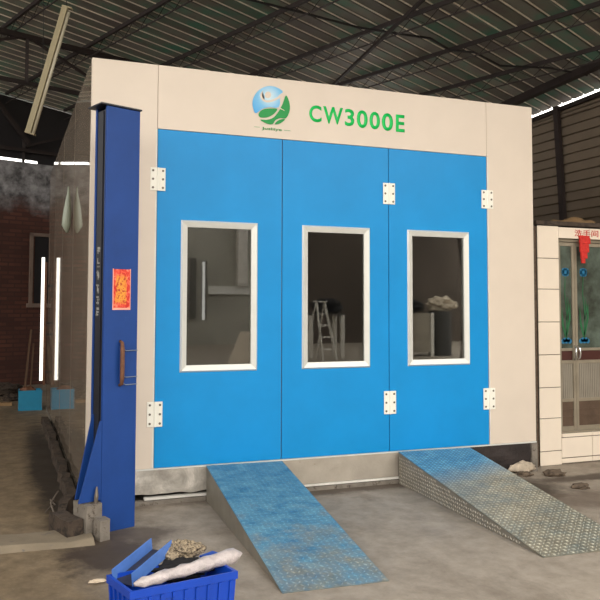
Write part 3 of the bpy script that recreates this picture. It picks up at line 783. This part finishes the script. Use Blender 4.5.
# pale teardrop shape on the side wall
bm = bmesh.new(); tube(bm, [(.535, 1.5, 2.56), (.535, 1.5, 2.50), (.53, 1.5, 2.40), (.525, 1.5, 2.30), (.52, 1.5, 2.20), (.53, 1.5, 2.13)], [.006, .012, .028, .038, .042, .012], 12)
for v in bm.verts: v.co.x = min(v.co.x, .570)
tag(mesh_obj('pale_teardrop', bm, 'teardrop', smooth=True), 'pale narrow teardrop shape on the booth side wall', 'teardrop')
# hanging unlit tube lamp
a_, b_ = V((.42, 1.0, 3.90)), V((.155, 1.1, 2.90))
a_, b_ = V((.4605, 1.1376, 4.0977)), V((.1771, 1.2943, 2.9908))
t = thing('hanging_lamp', 'unlit tube lamp hanging aslant below the roof, left of the booth', 'lamp', tuple(b_))
d = (b_-a_).normalized(); s = d.cross(fw).normalized(); f_ = s.cross(d)
bm = bmesh.new(); bar(bm, a_-s*.012, b_-s*.012, .05, .05, up=f_); mesh_obj('batten', bm, 'lamp_body', t)
bm = bmesh.new(); q = s*.030 + f_*.0
tube(bm, [a_+q+d*.03, b_+q-d*.0], .0155, 12); mesh_obj('lamp_tube', bm, 'lamp_glass', t, smooth=True)
for e, nm in ((a_, 'lamp_holder'), (b_, 'lamp_holder')):
    bm = bmesh.new(); sg = 1 if e is a_ else -1
    bar(bm, e-d*.006*sg - s*.04, e-d*.006*sg + s*.05, .012, .055, up=f_); mesh_obj(nm, bm, 'lamp_body', t)
bm = bmesh.new(); top = V((a_.x, a_.y, roofz(V((a_.x, a_.y, 0)).dot(A))-.01)); tube(bm, [a_+d*.01, top], .004, 6)
mid = a_.lerp(b_, .5); tube(bm, [mid, mid-s*.05, V((mid.x-.06, mid.y, roofz(0)-.02))], .003, 6)
mesh_obj('suspension_wire', bm, 'cable', t)

# ------------------------------------------------------------------ tiled washroom at the right
wt = struct(mesh_obj('wall_washroom', one(lambda b: [bx(b, 4.69, 4.925, .128, .36, 0, 2.22), bx(b, 4.925, 6.4, .128, .36, 2.12, 2.20), bx(b, 4.925, 6.4, .128, .36, 0, .285), bx(b, 5.95, 6.4, .128, .36, .285, 2.12), bx(b, 4.69, 4.75, .36, 3.0, 0, 2.2), bx(b, 6.3, 6.4, .36, 3.0, 0, 2.2), bx(b, 4.75, 6.3, 2.95, 3.0, 0, 2.2)]), 'grout'))
bm = bmesh.new(); zs = [0, .132, .433, .717, 1.021, 1.326, 1.633, 1.923, 2.232]
for a, b in zip(zs, zs[1:]): bx(bm, 4.683, 4.928, .118, .1275, a+.003, b-.003, bev=.003)
for z0, z1 in ((.01, .055), (.06, .245), (.25, .285)):
    for k in range(4): bx(bm, 4.932+k*.36, 4.932+k*.36+.355, .118 if z0 < .2 else .110, .1275, z0+.002, z1-.001, bev=.003)
for k in range(4): bx(bm, 4.93+k*.37, 4.93+k*.37+.367, .118, .1275, 2.118, 2.222, bev=.003)
for k in range(8):
    if k: bx(bm, 5.955, 6.4, .118, .1275, zs[k]+.003, zs[k+1]-.003, bev=.003)
mesh_obj('wall_tile', bm, 'tile', wt)
mesh_obj('roof_slab', BX(4.66, 6.5, .10, 3.05, 2.236, 2.275), 'dirty_concrete', wt)
mesh_obj('sign_lettering', text_bm('洗手间', 5.118, 5.405, .1155, 2.142, 2.206, .002, .01), 'red_print', wt)
mesh_obj('rough_joint', BX(4.575, 4.65, .10, .16, 0.0, 2.22), 'insulation', wt)
dr = struct(mesh_obj('door_1', one(lambda b: [bx(b, 4.93, 4.955, .15, .21, .29, 2.115), bx(b, 5.925, 5.95, .15, .21, .29, 2.115), bx(b, 4.956, 5.924, .15, .21, 2.09, 2.115), bx(b, 4.93, 5.95, .13, .21, .286, .300)]), 'alu_frame'))
def leaf(x0, x1, hx, hang):
    bm = bmesh.new(); w = .028
    for q in ((x0, x0+w, .30, 2.085), (x1-w, x1, .30, 2.085)): bx(bm, q[0], q[1], .165, .195, q[2], q[3])
    for z0, z1 in ((.30, .34), (.57, .60), (.93, .96), (1.05, 1.075), (2.05, 2.085)): bx(bm, x0+w, x1-w, .167, .193, z0, z1)
    lf = mesh_obj('door_panel_frame', bm, 'alu_frame', dr)
    mesh_obj('etched_pane', BX(x0+w, x1-w, .177, .183, 1.075, 2.05), 'frost', lf)
    mesh_obj('red_band', BX(x0+w, x1-w, .176, .184, .96, 1.05), 'maroon', lf)
    bm = bmesh.new(); n = int((x1-x0-2*w)/.022)
    for k in range(n):
        a = x0+w+(x1-x0-2*w)*k/n; b = x0+w+(x1-x0-2*w)*(k+.72)/n; bx(bm, a, b, .172, .184, .60, .93)
    bx(bm, x0+w, x1-w, .185, .188, .60, .93); mesh_obj('slatted_panel', bm, 'corr_panel', lf)
    bm = bmesh.new(); bx(bm, x0+w, x1-w, .177, .184, .34, .57); bx(bm, x0+w, x1-w, .172, .1765, .42, .432); bx(bm, x0+w, x1-w, .172, .1765, .49, .502); mesh_obj('lower_panel', bm, 'brown_panel', lf)
    # etched flower: blue bloom, green stem and leaves, dark vase
    cx = (x0+x1)/2 if x1-x0 < .3 else x0+.115
    bm = bmesh.new()
    for ang in range(0, 360, 45): cyl(bm, (cx+.028*cos(radians(ang)), .176, 1.80+.024*sin(radians(ang))), (0, -1, 0), .018+.004*(ang % 2), .002, 12)
    cyl(bm, (cx, .176, 1.80), (0, -1, 0), .02, .0021, 12)
    for ang in range(5): cyl(bm, (cx+.02*(ang-2), .176, 1.14+.012*(ang % 2)), (0, -1, 0), .024, .0015, 10)
    mesh_obj('etched_bloom', bm, 'flower_blue', lf)
    bm = bmesh.new()
    def strip(pts, w):
        pl = stroke(pts, w); prism_xz(bm, pl, .1745, .1765)
    strip([(cx, 1.78), (cx-.012, 1.6), (cx+.012, 1.4), (cx, 1.15)], [.006, .008, .012, .014])
    strip([(cx+.004, 1.2), (cx+.045, 1.36), (cx+.05, 1.5)], [.02, .022, .003]); strip([(cx-.004, 1.18), (cx-.04, 1.3), (cx-.05, 1.46)], [.02, .022, .003])
    strip([(cx+.004, 1.34), (cx+.03, 1.44), (cx+.02, 1.56)], [.012, .014, .003])
    mesh_obj('etched_stem', bm, 'stem_green', lf)
    bm = bmesh.new(); tube(bm, [(hx, .163, .965), (hx+hang*.006, .135, .985), (hx+hang*.012, .130, 1.03), (hx+hang*.006, .135, 1.075), (hx, .163, 1.095)], .0085, 10)
    mesh_obj('door_handle', bm, 'chrome', lf, smooth=True)
leaf(4.958, 5.150, 5.137, -1); leaf(5.154, 5.52, 5.168, 1); leaf(5.524, 5.922, 5.90, 1)
bm = bmesh.new()
for k, (x0, x1, z0, z1) in enumerate([(5.16, 5.285, 2.13, 2.15), (5.165, 5.29, 2.07, 2.129), (5.17, 5.275, 1.99, 2.069), (5.178, 5.25, 1.93, 1.989), (5.185, 5.228, 1.885, 1.929)]):
    vs = bx(bm, x0, x1, .100-.004*(k % 2), .114, z0, z1, bev=.002)
tag(mesh_obj('red_pendant', bm, 'red_cloth'), 'red paper pendant hanging over the washroom door', 'pendant')
tag(mesh_obj('tarp_bundle', blob((5.9, 1.0, 2.33), (.3, .25, .1), 31, 4, .5, zmin=2.277), 'wood', smooth=True), 'pale bundle lying on the washroom roof', 'bundle')
# rubble by the right ramp
for i, (x, y, r, lab) in enumerate([(4.30, -.13, .05, 'broken lump at the foot of the right booth corner'), (4.56, -.2, .07, 'dark lump between the booth corner and the tiled pillar'), (4.45, -.62, .055, 'flat dark stone on the damp floor beyond the right ramp'), (5.1, -.55, .06, 'dark stone near the right edge of the floor'), (4.02, -.16, .05, 'small lump behind the right ramp')]):
    tag(mesh_obj('stone', blob((x, y, r*.25), (r*1.3, r, r*.45), i+40, 3, .5), 'rock'), lab, 'stone')

# ------------------------------------------------------------------ things in the yard, seen as reflections in the door windows
def ladder(x, y, rz):
    t = thing('stepladder', 'white stepladder reflected in the middle window', 'stepladder', (x, y, 0), rz)
    bm = bmesh.new()
    for s in (-1, 1): bar(bm, (s*.24, -.35, 0), (s*.14, 0, 1.5), .03, .06)
    mesh_obj('ladder_rail', bm, 'steel_white', t, local=True)
    bm = bmesh.new()
    for s in (-1, 1): bar(bm, (s*.24, .4, 0), (s*.14, .02, 1.48), .025, .03)
    mesh_obj('ladder_strut', bm, 'steel_white', t, local=True)
    for k in range(1, 5):
        f = k/5; bm = bmesh.new(); bx(bm, -.24+.1*f, .24-.1*f, -.35+.35*f-.05, -.35+.35*f+.05, 1.5*f-.015, 1.5*f+.015); mesh_obj('ladder_step', bm, 'steel_white', t, local=True)
    bm = bmesh.new(); bx(bm, -.17, .17, -.08, .12, 1.50, 1.53); mesh_obj('ladder_top', bm, 'steel_white', t, local=True)
ladder(7.75, -11.9, radians(160))
def bench(x0, x1, y0, y1, z, label, mat, legs):
    t = thing('work_bench', label, 'bench', ((x0+x1)/2, (y0+y1)/2, 0))
    mesh_obj('bench_top', BX(x0, x1, y0, y1, z-.05, z), mat, t)
    for x in (x0+.06, x1-.06):
        for y in (y0+.06, y1-.06): mesh_obj('bench_leg', BX(x-.05, x+.05, y-.05, y+.05, 0, z-.05), legs, t)
bench(7.7, 8.75, -13.1, -12.5, 1.2, 'white legged bench reflected behind the stepladder', 'inner', 'steel_white')
tag(mesh_obj('black_tarp', blob((8.35, -12.75, 1.36), (.42, .3, .22), 51, 4, .5, zmin=1.201), 'black_cloth', smooth=True), 'black tarp heaped on the reflected white legged bench', 'tarp')
t = thing('steel_cabinet', 'low beige cabinet reflected in the right window', 'cabinet', (10.9, -12.6, 0))
mesh_obj('cabinet_body', BX(10.3, 11.3, -12.9, -12.3, .12, 1.2), 'cabinet', t)
mesh_obj('cabinet_door', BX(10.32, 10.78, -12.295, -12.28, .15, 1.15), 'cabinet', t); mesh_obj('cabinet_door', BX(10.8, 11.2, -12.295, -12.28, .15, 1.15), 'cabinet', t)
mesh_obj('cabinet_post', BX(11.31, 11.42, -12.4, -12.29, .0, 1.22), 'steel_white', t)
tag(mesh_obj('black_tarp', blob((10.75, -12.6, 1.38), (.45, .3, .2), 61, 4, .5, zmin=1.225), 'black_cloth', smooth=True), 'black tarp on the reflected beige cabinet', 'tarp')
tag(mesh_obj('grey_sheet', blob((11.85, -12.6, 1.45), (.38, .25, .22), 66, 4, .6, zmin=1.251), 'pale_cloth', smooth=True), 'crumpled grey sheet over the reflected drum', 'sheet')
bm = bmesh.new(); cyl(bm, (11.8, -12.6, 0), (0, 0, 1), .33, 1.25, 24); tag(mesh_obj('steel_drum', bm, 'inner', smooth=False), 'grey drum reflected beside the cabinet', 'drum')
# white board leaning in the yard and poles, reflected in the left window
t = thing('yard_ramp', 'pale sloping slab reflected low in the left window', 'ramp', (5.6, -11.3, 0))
bm = bmesh.new(); vs = [bm.verts.new(p) for p in ((4.9, -10.9, 0), (5.6, -10.9, 0), (6.2, -12.0, .75), (5.6, -12.0, .75), (4.9, -10.9, -.0), (5.6, -12.0, 0), (6.2, -12.0, 0))]
bm.faces.new((vs[0], vs[1], vs[2], vs[3])); bm.faces.new((vs[1], vs[6], vs[2])); bm.faces.new((vs[0], vs[3], vs[5])); bm.faces.new((vs[3], vs[2], vs[6], vs[5]))
mesh_obj('slab', bm, 'pale_cloth', t)

# ------------------------------------------------------------------ light: overcast daylight through the open front and the slits
w = bpy.data.worlds.new('sky'); SC.world = w; w.use_nodes = True
bg = w.node_tree.nodes['Background']; bg.inputs[0].default_value = (1, .96, .90, 1); bg.inputs[1].default_value = 4.15
def portal(name, loc, rot, sx, sy):   # sampling aid for the sky seen through the open sides
    d = bpy.data.lights.new(name, 'AREA'); d.shape = 'RECTANGLE'; d.size = sx; d.size_y = sy; d.cycles.is_portal = True
    o = bpy.data.objects.new(name, d); COL.objects.link(o); o.location = loc; o.rotation_euler = rot
portal('sky_portal_side', (-6.1, 1.0, 4.3), (0, radians(-90), 0), 4.0, 15.0)
portal('sky_portal_front', (3, -12.0, 5.8), (0, 0, 0), 26, 14.2)
SC.view_settings.view_transform = 'Standard'; SC.view_settings.look = 'None'; SC.view_settings.exposure = 0; SC.view_settings.gamma = 1
SC.view_settings.use_curve_mapping = False
SC.cycles.use_denoising = True
SC.cycles.max_bounces = 8; SC.cycles.diffuse_bounces = 5; SC.cycles.transparent_max_bounces = 12
SC.cycles.sample_clamp_indirect = 4
